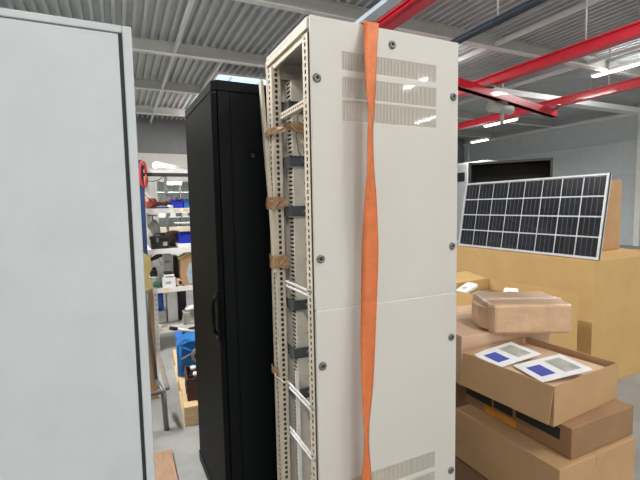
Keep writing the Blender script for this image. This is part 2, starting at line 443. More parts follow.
# cross bars in the open side
b = MB(); b.perf((.002, .02, 1.780), (0, 0, 1), (0, 1, 0), .022, .262, .02, .008, .012, 'creamd')
b.perf((.002, .02, 1.780), (1, 0, 0), (0, 1, 0), .02, .262, .02, .008, .012, 'creamd')
tag(b.done('cross_bar', cab, solid=.002), 'slotted cross bar')
for z in (1.139, .729, .546):
    b = MB(); b.box(.000, .006, .016, .268, z, z+.0055, 'white'); b.box(-.001, .005, .016, .268, z+.018, z+.0235, 'white')
    for y in (.03, .25): b.box(.001, .004, y, y+.004, z+.004, z+.019, 'white')
    b.done('cross_bar', cab)
# shelf lugs on the near upright
for z in (1.02, .885, .655, .49):
    B('lug', (.012, .05, .05, .054, z, z+.010), 'creamd', cab)
# slotted cable duct with dark clamps
dx, dy = .625-X0, 1.56-Y0
duct = MB()
duct.perf((dx, dy+.062, ZBOT+.03), (0, -1, 0), (0, 0, 1), .062, 1.78, .0165, .046, .008, 'duct')
duct.perf((dx, dy, ZBOT+.03), (1, 0, 0), (0, 0, 1), .10, 1.78, .06, .007, .010, 'duct')
duct.box(dx+.098, dx+.10, dy, dy+.062, ZBOT+.03, ZBOT+1.81, 'duct')
duct = duct.done('cable_duct', cab, solid=.0025)
B('slot_shade_sheet', (dx+.004, dx+.09, dy+.05, dy+.058, ZBOT+.03, ZBOT+1.81), 'inner', duct)  # dark sheet added for the shade behind the duct slots
for z in (1.815, 1.606, 1.410, 1.030, .832, .660):
    b = MB()
    b.box(dx-.016, dx+.115, dy-.012, dy-.008, z, z+.040, 'clamp')
    b.box(dx-.018, dx-.014, dy-.012, dy+.066, z, z+.040, 'clamp')
    b.box(dx-.020, dx+.115, dy-.018, dy-.010, z+.037, z+.040, 'clamp'); b.box(dx-.020, dx+.115, dy-.018, dy-.010, z, z+.003, 'clamp')
    b.box(dx+.035, dx+.046, dy-.0135, dy-.010, z+.016, z+.025, 'steel')
    b.done('clamp', duct, .001)
# loose wires and slats inside
b = MB(); b.tube([L(.640, 1.535, 1.80), L(.628, 1.53, 1.72), L(.640, 1.535, 1.66), L(.68, 1.535, 1.58)], .0025, 'tube', 6); b.done('wire', cab)
b = MB(); b.tube([L(.655, 1.53, 1.03), L(.70, 1.53, .92)], .0035, 'duct', 6); b.done('wire', cab)
b = MB()
T = Matrix.Translation(L(.592, 1.50, .80)) @ Matrix.Rotation(R(-9), 4, 'X') @ Matrix.Rotation(R(3), 4, 'Y')
b.box(-.004, .012, -.001, .002, -.64, 0, 'white', T); tag(b.done('loose_slat', cab), 'thin slat leaning inside')
# loose strip taped on the outside
b = MB()
pts = [(.560, 1.752, 1.975), (.556, 1.70, 1.70), (.558, 1.665, 1.48), (.560, 1.64, 1.25), (.560, 1.635, 1.18)]
pts = [(x, y-.022, z) for x, y, z in pts]
for a, c in zip(pts, pts[1:]):
    a = Vector(L(*a)); c = Vector(L(*c))
    i = b.mi('creamd')
    q = [(-.006, -.006), (.006, -.006), (.006, .022), (-.006, .022)]
    va = [b.bm.verts.new(a+Vector((p[0], p[1], 0))) for p in q]; vc = [b.bm.verts.new(c+Vector((p[0], p[1], 0))) for p in q]
    for s in range(4): b.bm.faces.new([va[s], va[(s+1) % 4], vc[(s+1) % 4], vc[s]]).material_index = i
    b.bm.faces.new(va).material_index = i; b.bm.faces.new(vc).material_index = i
tag(b.done('loose_strip', cab), 'long cream strip taped on and leaning away')
# brown packing tape
def tapepatch(rows, label, seed):
    """rows: list of polylines (world points), lofted into a crumpled sheet"""
    b = MB(); i = b.mi('tape'); rnd = random.Random(seed); grid = []
    for row in rows:
        row = [Vector(L(*p)) for p in row]; out = []
        n = 14
        for k in range(n+1):
            t = k/n*(len(row)-1); j = min(int(t), len(row)-2); f = t-j
            out.append(b.bm.verts.new(row[j].lerp(row[j+1], f) + Vector((rnd.uniform(-.003, .0015), rnd.uniform(-.003, .002), rnd.uniform(-.004, .004)))))
        grid.append(out)
    for r1, r2 in zip(grid, grid[1:]):
        for k in range(len(r1)-1): b.bm.faces.new([r1[k], r1[k+1], r2[k+1], r2[k]]).material_index = i
    tag(b.done('packing_tape', cab, solid=.0012), label)
def band(z, h, ya, yb, seed, tail=None):
    rows = []
    for q in (0, .25, .5, .75, 1):
        zz = z+h*q
        row = [(.556, ya, zz), (.550, (ya+yb)/2, zz), (.556, yb, zz)]
        if tail: row += [(x, y, zz*1 + dz + (q-.5)*-s*h) for x, y, dz, s in tail]
        rows.append(row)
    return rows
tapepatch(band(1.733, .026, 1.69, 1.60, 1, [(.60, 1.54, .012, .0), (.64, 1.525, .010, -.5), (.72, 1.535, -.005, -.4)]), 'crumpled brown tape stretched across to the duct', 1)
tapepatch(band(1.440, .048, 1.70, 1.60, 2, [(.605, 1.597, 0, 0)]), 'brown tape round the far upright', 2)
tapepatch(band(1.198, .052, 1.675, 1.60, 3, [(.612, 1.597, 0, 0)]), 'torn brown tape below the others', 3)
tapepatch(band(.742, .030, 1.690, 1.61, 4), 'brown tape near the bottom of the upright', 4)
b = MB(); b.tube([L(.553, 1.66, .752), L(.550, 1.62, .742), L(.562, 1.55, .740), L(.575, 1.52, .755)], .0025, 'creamd', 6); b.done('tie_cord', cab)

# ------------------------------------------------------------------ orange strap
keys = [ # z, x, y, angle
 (2.0575, .790, 1.238, 0), (2.03, .785, 1.232, -2), (1.97, .772, 1.216, -8), (1.88, .764, 1.204, -20), (1.81, .762, 1.201, -29), (1.74, .762, 1.2, -42), (1.68, .758, 1.2, -40),
 (1.58, .758, 1.2, -36), (1.48, .757, 1.2, -18), (1.37, .754, 1.2, 4), (1.28, .752, 1.2, 22), (1.15, .747, 1.2, 14), (1.0, .741, 1.2, 4),
 (.90, .739, 1.2, -8), (.815, .737, 1.2, -18), (.74, .734, 1.2, -30), (.67, .732, 1.2, -41), (.58, .731, 1.202, -38), (.49, .731, 1.205, -20), (.35, .733, 1.21, -5), (.2, .737, 1.215, 0), (.02, .74, 1.22, 0)]
def cr(p0, p1, p2, p3, t):
    return .5*((2*p1) + (-p0+p2)*t + (2*p0-5*p1+4*p2-p3)*t*t + (-p0+3*p1-3*p2+p3)*t**3)
samples = []
for k in range(len(keys)-1):
    P = [keys[max(k-1, 0)], keys[k], keys[k+1], keys[min(k+2, len(keys)-1)]]
    for s in range(6): samples.append(tuple(cr(P[0][c], P[1][c], P[2][c], P[3][c], s/6) for c in range(4)))
samples.append(keys[-1])
SW = .0285
rows = []
for z, x, y in ((.25, .80, 1.700), (1.0, .80, 1.700), (1.7, .798, 1.698), (2.040, .796, 1.692), (2.060, .796, 1.684), (2.060, .795, 1.45), (2.060, .793, 1.256)):
    rows.append([Vector((x-SW, y, z)), Vector((x-SW/3, y, z)), Vector((x+SW/3, y, z)), Vector((x+SW, y, z))])
for z, x, y, a in samples:
    u = Vector((math.cos(R(a)), -math.sin(R(a)), 0))
    rows.append([Vector((x, y, z)) + u*SW*k for k in (-1, -1/3, 1/3, 1)])
b = MB(); i = b.mi('strap'); uvl = b.bm.loops.layers.uv.new('UVMap')
vv = [[b.bm.verts.new(p) for p in r] for r in rows]; dist = [0]
for a, c in zip(rows, rows[1:]): dist.append(dist[-1] + ((a[1]+a[2])/2 - (c[1]+c[2])/2).length)
for k in range(len(rows)-1):
    for s in range(3):
        f = b.bm.faces.new([vv[k][s], vv[k][s+1], vv[k+1][s+1], vv[k+1][s]]); f.material_index = i; f.smooth = True
        for lp, uvv in zip(f.loops, ((s/3, dist[k]), ((s+1)/3, dist[k]), ((s+1)/3, dist[k+1]), (s/3, dist[k+1]))): lp[uvl].uv = uvv
tag(b.done('tie_down_strap', solid=.0022), 'twisted orange webbing strap hanging down the front of the cream cabinet', 'strap')

# ------------------------------------------------------------------ black server cabinet
bc = thing('server_cabinet', 'tall black server cabinet standing left of the cream one', 'cabinet', (.383, 1.772, 0), R(1.9))
BW, BD, BH = .60, .655, 1.973
ch = [(.0, 0), (-.022, .026), (-.022, BD-.03), (0, BD), (BW, BD), (BW, 0)]
b = MB(); b.prism(ch, BH-.042, BH, 'black'); b.done('top_cover', bc, .003)
b = MB(); b.box(0.004, BW, .006, BD, .06, BH-.043, 'black'); b.done('body', bc)
b = MB(); b.box(0.0, .048, 0, .03, .06, BH-.043, 'black'); b.done('corner_post', bc, .003)
sp = B('side_panel', (.053, BW-.004, .001, .008, .075, BH-.05), 'black', bc, .003)
b = MB()
b.box(.128, .158, -.0015, .001, 1.655, 1.69, 'blackd'); b.box(.134, .152, -.003, -.001, 1.660, 1.678, 'hole'); b.done('latch', sp, .001)
b = MB(); b.prism([(-.0035, .0), (-.022, .026), (-.022, BD-.03), (-.0035, BD-.004)], .065, BH-.046, 'blackd')
dr = b.done('door', bc, .003)
b = MB()
hz0, hz1 = .90, 1.07
b.tube([(-.022, .040, hz0), (-.040, .034, hz0+.012), (-.045, .034, hz0+.04), (-.045, .034, hz1-.04), (-.040, .034, hz1-.012), (-.022, .040, hz1)], .0075, 'blackd', 10)
b.box(-.030, -.018, .028, .052, hz0-.03, hz1+.02, 'black')
h = b.done('handle', dr); 
b = MB(); b.tube([(-.031, .040, hz0-.014), (-.026, .04, hz0-.014)], .005, 'steel', 10); b.done('lock', h)
b = MB(); b.box(-.026, BW, -.002, BD-.02, 0, .058, 'black'); b.done('plinth', bc, .004)

# ------------------------------------------------------------------ light grey cabinet at the left edge
gc = thing('metal_cabinet', 'light grey cabinet with a dark door gap at the left edge', 'cabinet', (.052, 1.30, 0))
b = MB(); b.box(-.66, 0, .012, .45, .04, 1.95, 'lgrey'); b.done('body', gc, .003)
b = MB(); b.box(-.024, 0, 0, .014, .04, 1.95, 'lgrey'); b.box(-.66, -.636, 0, .014, .04, 1.95, 'lgrey'); b.box(-.636, -.024, 0, .014, 1.93, 1.95, 'lgrey'); b.box(-.636, -.024, 0, .014, .04, .06, 'lgrey'); b.done('door_frame', gc, .003)
B('gap_shade', (-.034, -.0245, .006, .0118, .062, 1.928), 'dgrey', gc)  # dark strip drawn as the shade in the door gap
B('door', (-.630, -.034, -.001, .0115, .066, 1.926), 'lgrey', gc, .003)
B('plinth', (-.64, -.02, .03, .43, 0, .04), 'blk', gc)

# ------------------------------------------------------------------ floor things between the cabinets
t = thing('wooden_plank', 'reddish wooden plank lying on the floor beside the grey cabinet', 'plank', (.135, 2.22, 0))
b = MB(); b.box(-.065, .065, -.33, .33, 0, .022, 'plank'); b.done('board', t, .002)
tag(B('thin_floor_strip', (-.014, .014, -.48, .48, 0, .02), 'floor_strip', None, .002), 'thin brown strip lying on the floor beside the pallet', 'floor_strip').location = (.262, 3.95, 0)  # thin brown strip laid flat on the floor
# bent tube stand
st = thing('tubular_stand', 'grey bent tube stand on the floor left of the pallet', 'stand', (0, 0, 0))
def square_tube(pts, w=.025):
    b = MB(); b.tube(pts, w/2*1.25, 'tube', 4); return b
for x in (.188, -.25):
    square_tube([(x+.01, 2.83, 0), (x, 2.83, .27)]).done('leg', st)
    square_tube([(x, 2.82, .262), (x-.028, 3.06, .262)]).done('side_rail', st)
    square_tube([(x-.028, 3.05, .25), (x-.055, 3.06, .65), (x-.06, 3.07, .9)]).done('back_post', st)
square_tube([(-.26, 2.83, .262), (.19, 2.83, .262)]).done('cross_rail', st)
square_tube([(-.32, 3.07, .88), (.13, 3.07, .88)]).done('cross_rail', st)
# cardboard standing behind the stand
b = MB(); T = Matrix.Translation((0, 3.36, 0)) @ Matrix.Rotation(R(-2), 4, 'X'); b.box(-.42, .188, -.012, .012, 0, .93, 'card', T)
tag(b.done('cardboard_sheet'), 'brown cardboard sheet standing upright beside the white shelf post', 'cardboard')
b = MB()
T = Matrix.Translation((0, 3.335, .855)) @ Matrix.Rotation(R(-2), 4, 'X')
pts = [(-.30, 0), (.160, -.01), (.186, .01), (.186, .06), (.160, .10), (.186, .15), (.180, .24), (.12, .285), (-.30, .285)]
Tm = T @ Matrix.Rotation(R(90), 4, 'X')
b.prism(pts, -.004, .010, 'manila', Tm)
m_ = b.done('manila_folder'); tag(m_, 'yellow folded card hooked over the brown cardboard sheet', 'card')
# hook tab so the card hangs on the sheet's top edge
# pallet
pa = thing('pallet', 'light pine pallet on the floor carrying the blue case', 'pallet', (.31, 2.815, 0), R(-2.9))
for k in range(6):
    x = k*.16; B('deck_board', (x, x+.128, 0, 1.25, .109, .131), 'pine', pa, .002)
for y in (0.0, .56, 1.13):
    B('stringer_board', (0, .93, y, y+.11, .087, .109), 'pine', pa, .002)
    for x in (0, .40, .83): B('block', (x, x+.10, y, y+.11, .02, .087), 'pine', pa, .002)
for x in (0, .40, .83): B('bottom_board', (x, x+.10, 0, 1.25, 0, .02), 'pine', pa, .002)
# blue case on the pallet
bk = thing('tool_case', 'blue plastic case standing on the pallet', 'case', (.335, 3.36, .131), R(-6))
b = MB()
fr = [(0, 0), (.02, -.0), (.40, 0), (.42, .02), (.42, .26), (.36, .30), (.06, .30), (0, .25)]
T = Matrix.Rotation(R(90), 4, 'X')
b.prism(fr, -.16, 0, 'bluec', T); b.done('body', bk, .012)
b = MB()
for a, c in (((.03, .02), (.03, .25)), ((.03, .25), (.09, .28)), ((.09, .28), (.34, .28)), ((.03, .25), (.24, .12)), ((.03, .03), (.38, .03))):
    b.tube([(a[0], -.006, a[1]), (c[0], -.006, c[1])], .013, 'bluec', 8)
b.done('rib', bk)
b = MB(); b.tube([(.16, -.004, .17), (.16, -.05, .17)], .055, 'foil', 16); b.tube([(.16, -.05, .17), (.16, -.053, .17)], .032, 'hole', 16); b.tube([(.03, -.02, .15), (.12, -.03, .19)], .008, 'steel', 8); b.done('fitting', bk)
bk2 = thing('tool_box', 'bright blue tool box behind the blue case on the pallet', 'tool box', (.385, 3.68, .131))
B('body', (0, .38, 0, .22, 0, .17), 'bluel', bk2, .015); B('lid', (-.01, .39, -.01, .23, .17, .215), 'bluel', bk2, .015)
b = MB(); b.tube([(.05, .12, .217), (.12, .12, .255), (.26, .12, .255), (.33, .12, .217)], .01, 'blk', 8); b.done('handle', bk2)
wr = thing('pry_bar', 'long steel bar with dark grip lying across the blue tool box', 'hand tool', (0, 0, 0))
b = MB(); b.tube([(.372, 3.66, .435), (.56, 3.72, .362)], .012, 'white', 8); b.done('shaft', wr)
b = MB(); b.tube([(.32, 3.643, .455), (.375, 3.661, .434)], .017, 'blk', 8); b.done('grip', wr)
mc = thing('bottle_crate', 'dark maroon crate at the near end of the pallet', 'crate', (.345, 2.90, .131), R(-4))
b = MB()
b.prism([(0, 0), (.36, 0), (.36, .26), (0, .26)], 0, .012, 'maroon')
for e in ((0, .36, 0, .012), (0, .36, .248, .26), (0, .012, 0, .26), (.348, .36, 0, .26)): b.box(e[0], e[1], e[2], e[3], .012, .155, 'maroon')
b.box(.012, .348, .124, .136, .012, .13, 'maroon'); b.done('body', mc, .004)
for z in (.045, .105):
    b = MB(); b.box(-.004, .0, .05, .2, z-.016, z+.016, 'hole'); b.done('hand_slot', mc)
for x, y in ((.07, .066), (.18, .066), (.07, .19), (.18, .19)):
    t = thing('bottle', 'white capped bottle standing in the maroon crate', 'bottle', (.345+x, 2.90+y-.01, .145), 0, 'bottles in the maroon crate')
    b = MB(); b.tube([(0, 0, 0), (0, 0, .10), (0, 0, .125), (0, 0, .135)], [.034, .034, .018, .016], 'maroon', 14); b.done('body', t)
    b = MB(); b.tube([(0, 0, .135), (0, 0, .158)], .021, 'white', 14); b.done('cap', t)

# ------------------------------------------------------------------ shelf rack and what is on it
SX0, SX1, SY0, SY1 = .15, 1.65, 4.50, 5.0
ZS = [.225, .640, 1.040, 1.448, 1.805]
sh = thing('shelf_rack', 'off white open shelf rack behind the black cabinet', 'shelf', (SX0, SY0, 0))
for k, z in enumerate(ZS):
    b = MB()
    if k == 4:
        b.box(0, SX1-SX0, 0, SY1-SY0, z, z+.03, 'shelf'); b.box(0, SX1-SX0, -.004, 0.02, z-.035, z, 'shelfd')
    else:
        b.box(0, SX1-SX0, 0, SY1-SY0, z-.012, z, 'shelf'); b.box(0, SX1-SX0, -.006, .012, z-.045, z+.004, 'white')
        b.box(0, SX1-SX0, SY1-SY0-.012, SY1-SY0, z-.045, z+.004, 'white')
    b.done('shelf_board', sh)
for x in (.105, SX1-SX0-.04):
    for y in (-.008, SY1-SY0-.03):
        hp = .655 if (x < .2 and y < .1) else 1.80
        b = MB(); b.perf((x, y, 0), (1, 0, 0), (0, 0, 1), .035, hp, .05, .008, .02, 'shelf'); b.box(x, x+.004, y, y+.035, 0, hp, 'shelf'); b.done('post', sh, solid=.003)
for x, z in ((.335, 1.425), (.425, 1.425), (.20, .618), (.13, .203)): B('shelf_label', (x, x+.05, -.0085, -.006, z, z+.02), 'manila', sh)
b = MB(); b.box(.30, .33, SY1-SY0-.05, SY1-SY0-.03, .65, 1.8, 'white'); b.done('rear_brace', sh)
bp = thing('steel_upright', 'dark blue steel upright at the left end of the shelf rack', 'upright', (.197, 4.44, 0))
B('column', (-.02, .02, -.02, .02, 0, 1.92), 'bluep', bp, .003); B('foot_plate', (-.05, .05, -.05, .05, 0, .008), 'bluep', bp)
ho = thing('hose_coil', 'red hose coil hung on the blue upright beside the top shelf', 'hose', (.212, 4.405, 1.78))
b = MB()
for k in range(3):
    b.tube([(.026*math.cos(a), -.012*k, .12*math.sin(a)) for a in [2*PI*q/24 for q in range(25)]], .012, 'redl', 8)
b.done('coil', ho); b = MB(); b.tube([(0, .016, .09), (0, -.05, .095)], .006, 'steel', 8); b.done('hook', ho)
def rack_box(name, label, cat, x0, x1, z0, z1, m, y0=4.54, d=.28, group=None, parts=None, rz=0, bevel=.006):
    t = thing(name, label, cat, (x0, y0, z0), rz, group)
    B('body', (0, x1-x0, 0, d, 0, z1-z0), m, t, bevel)
    for p in parts or []:
        pn, e, pm = p; B(pn, e, pm, t, .002)
    return t
def bin_(name, label, x0, x1, z0, z1, m, y0=4.54, d=.3):
    t = thing(name, label, 'bin', (x0, y0, z0)); w, h = x1-x0, z1-z0; b = MB()
    b.box(0, w, 0, d, 0, .006, m); b.box(0, w, 0, .006, .006, h*.8, m); b.box(0, w, d-.006, d, .006, h, m)
    b.box(0, .006, .006, d-.006, .006, h, m); b.box(w-.006, w, .006, d-.006, .006, h, m); b.done('body', t, .002)
    B('rim', (-.005, w+.005, -.008, .010, h*.74, h*.8), m, t); return t
def lump(name, label, cat, c, s, m, seed, flat, amp=.2):
    b = MB(); b.blob(c, s, m, seed, amp, 3, flat); return tag(b.done(name), label, cat)
# top shelf
t = thing('paper_roll', 'white roll lying slantwise on the top shelf', 'roll', (.335, 4.66, 1.872))
b = MB(); b.tube([(0, -.06, .02), (.33, .18, -.012)], .036, 'paper', 16); b.done('roll', t); b = MB(); b.tube([(-.004, -.063, .02), (0, -.06, .02)], .016, 'sack', 12); b.done('core', t)
t = thing('spray_can', 'small dark can on the top shelf above the red hose', 'can', (.222, 4.55, 1.835))
b = MB(); b.tube([(0, 0, 0), (0, 0, .045)], .017, 'blk', 12); b.done('body', t); b = MB(); b.tube([(0, 0, .045), (0, 0, .065)], [.010, .008], 'blk', 12); b.done('cap', t)
t = thing('cable_loop', 'dark cable hanging in a loop below the top shelf', 'cable', (0, 0, 0))
b = MB(); b.tube([(.40, 4.49, 1.77), (.36, 4.47, 1.735), (.30, 4.47, 1.72), (.235, 4.47, 1.722), (.215, 4.465, 1.60), (.25, 4.47, 1.555), (.30, 4.5, 1.50)], .004, 'blk', 6); b.done('cord', t)
b = MB(); b.tube([(.40, 4.494, 1.768), (.40, 4.494, 1.79)], .008, 'blk', 6); b.done('plug', t)
# second shelf
pz = 1.452
t = thing('pump', 'oxide red iron pump with a long shaft on the upper shelf', 'pump', (.29, 4.60, pz))
b = MB(); b.tube([(-.065, 0, .052), (-.05, 0, .052), (.03, 0, .052), (.045, 0, .052)], [.04, .052, .052, .038], 'pump', 16); b.done('housing', t)
b = MB(); b.tube([(-.02, 0, .052), (-.02, -.07, .055)], .028, 'pump', 14); b.done('outlet', t)
b = MB(); b.tube([(.045, 0, .05), (.20, .02, .042)], .018, 'pump', 12); b.done('shaft', t)
B('foot', (-.06, .05, -.04, .04, 0, .012), 'pump', t)
for x in (.06, .14): b = MB(); b.tube([(x, 0.003, .048), (x+.012, .005, .047)], .026, 'pump', 12); b.done('flange', t)
rack_box('plastic_tray', 'flat light blue tray in front of the red pump', 'tray', .315, .445, pz, pz+.016, 'bluel', 4.505, .08)
bin_('storage_bin', 'royal blue bin beside the red pump shaft on the upper shelf', .475, .585, pz, pz+.092, 'bluebin', 4.54)
bin_('storage_bin', 'mid blue bin at the right end of the upper shelf', .595, .72, pz, pz+.098, 'bluel', 4.54)
lump('plastic_bag', 'crumpled silvery bag behind the royal blue bin', 'bag', (.47, 4.90, pz+.06), (.095, .05, .09), 'foil', 5, pz, .3)
lump('white_cloth', 'white rag between the red pump and the royal blue bin', 'cloth', (.45, 4.525, pz+.015), (.03, .025, .02), 'paper', 6, pz, .3)
# third shelf
pz = 1.044
t = rack_box('tool_box', 'black plastic tool box on the middle shelf', 'tool box', .255, .43, pz, pz+.095, 'blk', 4.505, .16, None, [('lid', (-.008, .183, -.008, .168, .095, .125), 'blk'), ('label', (.115, .155, -.002, 0, .03, .07), 'sack'), ('latch', (.05, .075, -.012, 0, .07, .115), 'tube')])
b = MB(); b.tube([(.04, .08, .125), (.05, .08, .15), (.125, .08, .15), (.135, .08, .125)], .008, 'blk', 8); b.done('handle', t)
lump('sack', 'grey tied plastic sack at the left of the black tool box', 'sack', (.30, 4.82, pz+.12), (.085, .06, .17), 'sack', 8, pz, .25)
lump('canvas_bag', 'brown canvas bundle behind the black tool box', 'bag', (.455, 4.80, pz+.055), (.12, .09, .10), 'brownb', 9, pz, .25)
bin_('storage_bin', 'royal blue bin standing on a white box on the middle shelf', .53, .68, pz+.042, pz+.15, 'bluebin', 4.53)
rack_box('carton', 'flat white box under the royal blue bin on the middle shelf', 'box', .515, .69, pz, pz+.040, 'paper', 4.51, .33)
t = thing('valve', 'small grey valve on top of the tied sack', 'valve', (.30, 4.82, pz+.285))
b = MB(); b.tube([(0, 0, 0), (0, 0, .05)], .008, 'tube', 8); b.done('stem', t); b = MB(); b.tube([(-.045, 0, .05), (.045, 0, .05)], .007, 'tube', 8); b.done('handle', t)
# fourth shelf
pz = .644
rack_box('carton', 'white box with faint print at the front of the fourth shelf', 'box', .345, .475, pz, pz+.095, 'paper', 4.51, .2, None, [('print', (.03, .085, -.0012, 0, .035, .06), 'sack')])
rack_box('carton', 'tall white box at the back of the fourth shelf', 'box', .385, .475, pz, pz+.31, 'white', 4.78, .12, None, [('print', (.015, .07, -.0012, 0, .22, .245), 'sack')])
t = rack_box('power_tool', 'black tool lying on a grey box on the fourth shelf', 'tool', .24, .31, pz+.105, pz+.165, 'blk', 4.63, .1)
b = MB(); b.tube([(.05, .05, .06), (.04, .06, .085)], .02, 'blk', 10); b.done('knob', t)
rack_box('carton', 'low grey box beneath the black tool', 'box', .225, .34, pz, pz+.104, 'sack', 4.60, .2)
t = rack_box('label_printer', 'white and black device on the white printed box', 'device', .36, .465, pz+.096, pz+.128, 'white', 4.52, .16, None, [('cover', (.01, .095, .02, .14, .032, .05), 'blk'), ('slot', (.02, .09, -.002, 0, .005, .014), 'blk')])
lump('plastic_bag', 'dark green bag at the front left of the fourth shelf', 'bag', (.29, 4.55, pz+.025), (.05, .04, .04), 'grn', 12, pz, .2)
t = thing('drill', 'black drill hanging slantwise under the middle shelf', 'drill', (.30, 4.56, pz+.262))
b = MB(); b.tube([(-.07, 0, .02), (.0, 0, .05), (.055, 0, .08)], [.012, .024, .028], 'blk', 10); b.done('body', t); b = MB(); b.tube([(.03, 0, .06), (.045, 0, -.03)], .015, 'foil', 10); b.done('grip', t)
b = MB(); b.tube([(.02, 0, .07), (.02, 0, .095)], .004, 'steel', 6); b.done('hook', t)
t = thing('carton', 'slanted brown carton with pale blue print on the fourth shelf', 'box', (.55, 4.53, pz))
b = MB(); T = Matrix.Rotation(R(90), 4, 'X')
b.prism([(0, 0), (.19, 0), (.19, .36), (.13, .355), (-.02, .27), (-.02, .10)], -.2, 0, 'card', T); b.done('body', t, .003)
b = MB(); b.prism([(.055, .02), (.14, .03), (.15, .24), (.07, .23), (.04, .13)], .0, .0015, 'swirl', T); b.done('print', t)
b = MB(); b.prism([(-.03, .272), (.13, .362), (.13, .372), (-.03, .285)], -.18, .0, 'manila', T); b.done('flap', t)
t = thing('cardboard_tube', 'cardboard tube with open dark end in front of the slanted carton', 'tube', (.515, 4.51, pz+.037))
b = MB(); b.tube([(0, 0, 0), (-.03, .16, .0)], .034, 'cardp', 16); b.done('tube', t); b = MB(); b.tube([(0, -.002, 0), (0, .0, 0)], .022, 'hole', 16); b.done('bore', t)
rack_box('equipment_case', 'narrow black case behind the cardboard tube', 'case', .495, .535, pz, pz+.29, 'blk', 4.74, .2)
# fifth shelf
pz = .229
t = rack_box('storage_bin', 'tall blue rounded bin at the left of the lowest shelf', 'bin', .255, .365, pz+.13, pz+.345, 'bluebin', 4.72, .2, None, None, 0, .03)
B('front_panel', (.02, .09, -.006, 0, .04, .17), 'bluel', t, .006)
rack_box('carton', 'low light grey box under the tall blue bin', 'box', .25, .385, pz, pz+.129, 'sack', 4.70, .24)
rack_box('carton', 'large white box beside the tall blue bin on the lowest shelf', 'box', .40, .505, pz, pz+.37, 'paper', 4.72, .22)
rack_box('equipment_case', 'black upright case beside the large white box', 'case', .515, .60, pz, pz+.385, 'blk', 4.74, .2)
t = thing('machine_vice', 'grey machine part with a wheel at the front of the lowest shelf', 'machine part', (.53, 4.52, pz))
b = MB(); b.prism([(0, 0), (.20, 0), (.20, .10), (.12, .14), (.02, .13)], -.14, 0, 'sack', Matrix.Rotation(R(90), 4, 'X')); b.done('body', t, .01)
b = MB(); b.tube([(.11, -.0, .115), (.11, -.02, .115)], .04, 'tube', 16); b.done('wheel', t); b = MB(); b.tube([(.0, -.02, .16), (.03, -.01, .09), (.0, -.01, .02)], .010, 'foil', 8); b.done('lever', t)
lump('plastic_bag', 'white plastic parcel on the front edge of the lowest shelf', 'bag', (.63, 4.56, pz+.16), (.075, .05, .035), 'paper', 21, pz+.12, .2)

# ------------------------------------------------------------------ farther things on the left
wb = thing('workbench', 'long pale wooden workbench far behind the shelf rack', 'workbench', (0, 0, 0))
B('top', (.2, 2.9, 9.7, 12.6, .88, .93), 'beech', wb, .004)
for x in (.3, 2.8):
    for y in (9.8, 12.5): B('leg', (x-.03, x+.03, y-.03, y+.03, 0, .88), 'lgrey', wb)
fr_ = thing('storage_rack', 'grey storage rack in the bright room beyond the doorway', 'rack', (1.0, 21.5, 0))
for z in (.4, 1.0, 1.6, 2.2, 2.75): B('shelf_board', (0, 3.4, 0, .6, z, z+.05), 'lgrey', fr_)
for x in (0, 1.65, 3.35): 
    for y in (0, .55): B('post', (x, x+.05, y, y+.05, 0, 2.9), 'tube', fr_)
rnd = random.Random(5)
k = 0
names = ['leftmost', 'second', 'third', 'fourth', 'fifth', 'sixth']
cols = ['sack', 'blk', 'paper', 'card', 'lgrey', 'tube']
for z, lev in ((1.65, 'upper middle'), (1.05, 'lower middle')):
    for q in range(6):
        x = 1.12+q*.52; w = rnd.uniform(.25, .42); hh = rnd.uniform(.16, .34)
        c = cols[(q*2 + (3 if z > 1.2 else 0)) % 6]
        cn = {'sack': 'grey', 'blk': 'black', 'paper': 'white', 'card': 'brown', 'lgrey': 'pale grey', 'tube': 'dark grey'}[c]
        o = B('carton', (0, w, 0, .4, 0, hh), c, None, .005); o.location = (x, 21.55, z)
        tag(o, '%s box, %s on the %s board of the far rack' % (cn, names[q], lev), 'box', 'boxes on the far rack')
tb = thing('metal_table', 'grey metal table on the floor beyond the doorway', 'table', (2.0, 18.2, 0))
B('top', (0, 1.8, 0, .8, .80, .85), 'lgrey', tb)
for x in (.03, 1.72):
    for y in (.03, .72): B('leg', (x, x+.05, y, y+.05, 0, .80), 'tube', tb)

# ------------------------------------------------------------------ cartons at the right
def carton(name, label, loc, size, rz, m='card', open_=False, flaps=None, group=None, tape=False, cat='box', seam=True, fl0=.45):
    t = thing(name, label, cat, loc, rz, group); w, d, h = size
    b = MB(); th = .005
    if open_:
        b.box(0, w, 0, d, 0, th, m); b.box(0, w, 0, th, th, h, m); b.box(0, w, d-th, d, th, h, m); b.box(0, th, th, d-th, th, h, m); b.box(w-th, w, th, d-th, th, h, m)
        b.done('body', t)
        for side, ang in (flaps or {}).items():
            f = MB(); fl = {'x0': d*fl0, 'x1': d*.45, 'y0': w*.38, 'y1': w*.38}[side]
            a = R(ang)
            if side == 'x0': T = Matrix.Translation((.0, 0, h)) @ Matrix.Rotation(-a, 4, 'Y'); f.box(-.004, 0, .004, d-.004, 0, fl, m, T)
            if side == 'x1': T = Matrix.Translation((w, 0, h)) @ Matrix.Rotation(a, 4, 'Y'); f.box(0, .004, .004, d-.004, 0, fl, m, T)
            if side == 'y0': T = Matrix.Translation((0, 0, h)) @ Matrix.Rotation(a, 4, 'X'); f.box(.004, w-.004, -.004, 0, 0, fl, m, T)
            if side == 'y1': T = Matrix.Translation((0, d, h)) @ Matrix.Rotation(-a, 4, 'X'); f.box(.004, w-.004, 0, .004, 0, fl, m, T)
            f.done('flap', t)
    else:
        b.box(0, w, 0, d, 0, h, m); b.done('body', t, .004)
        if seam: B('tape', (w/2-.025, w/2+.025, -.001, d+.001, h-.05, h+.0012), 'film' if tape else m, t)
    return t
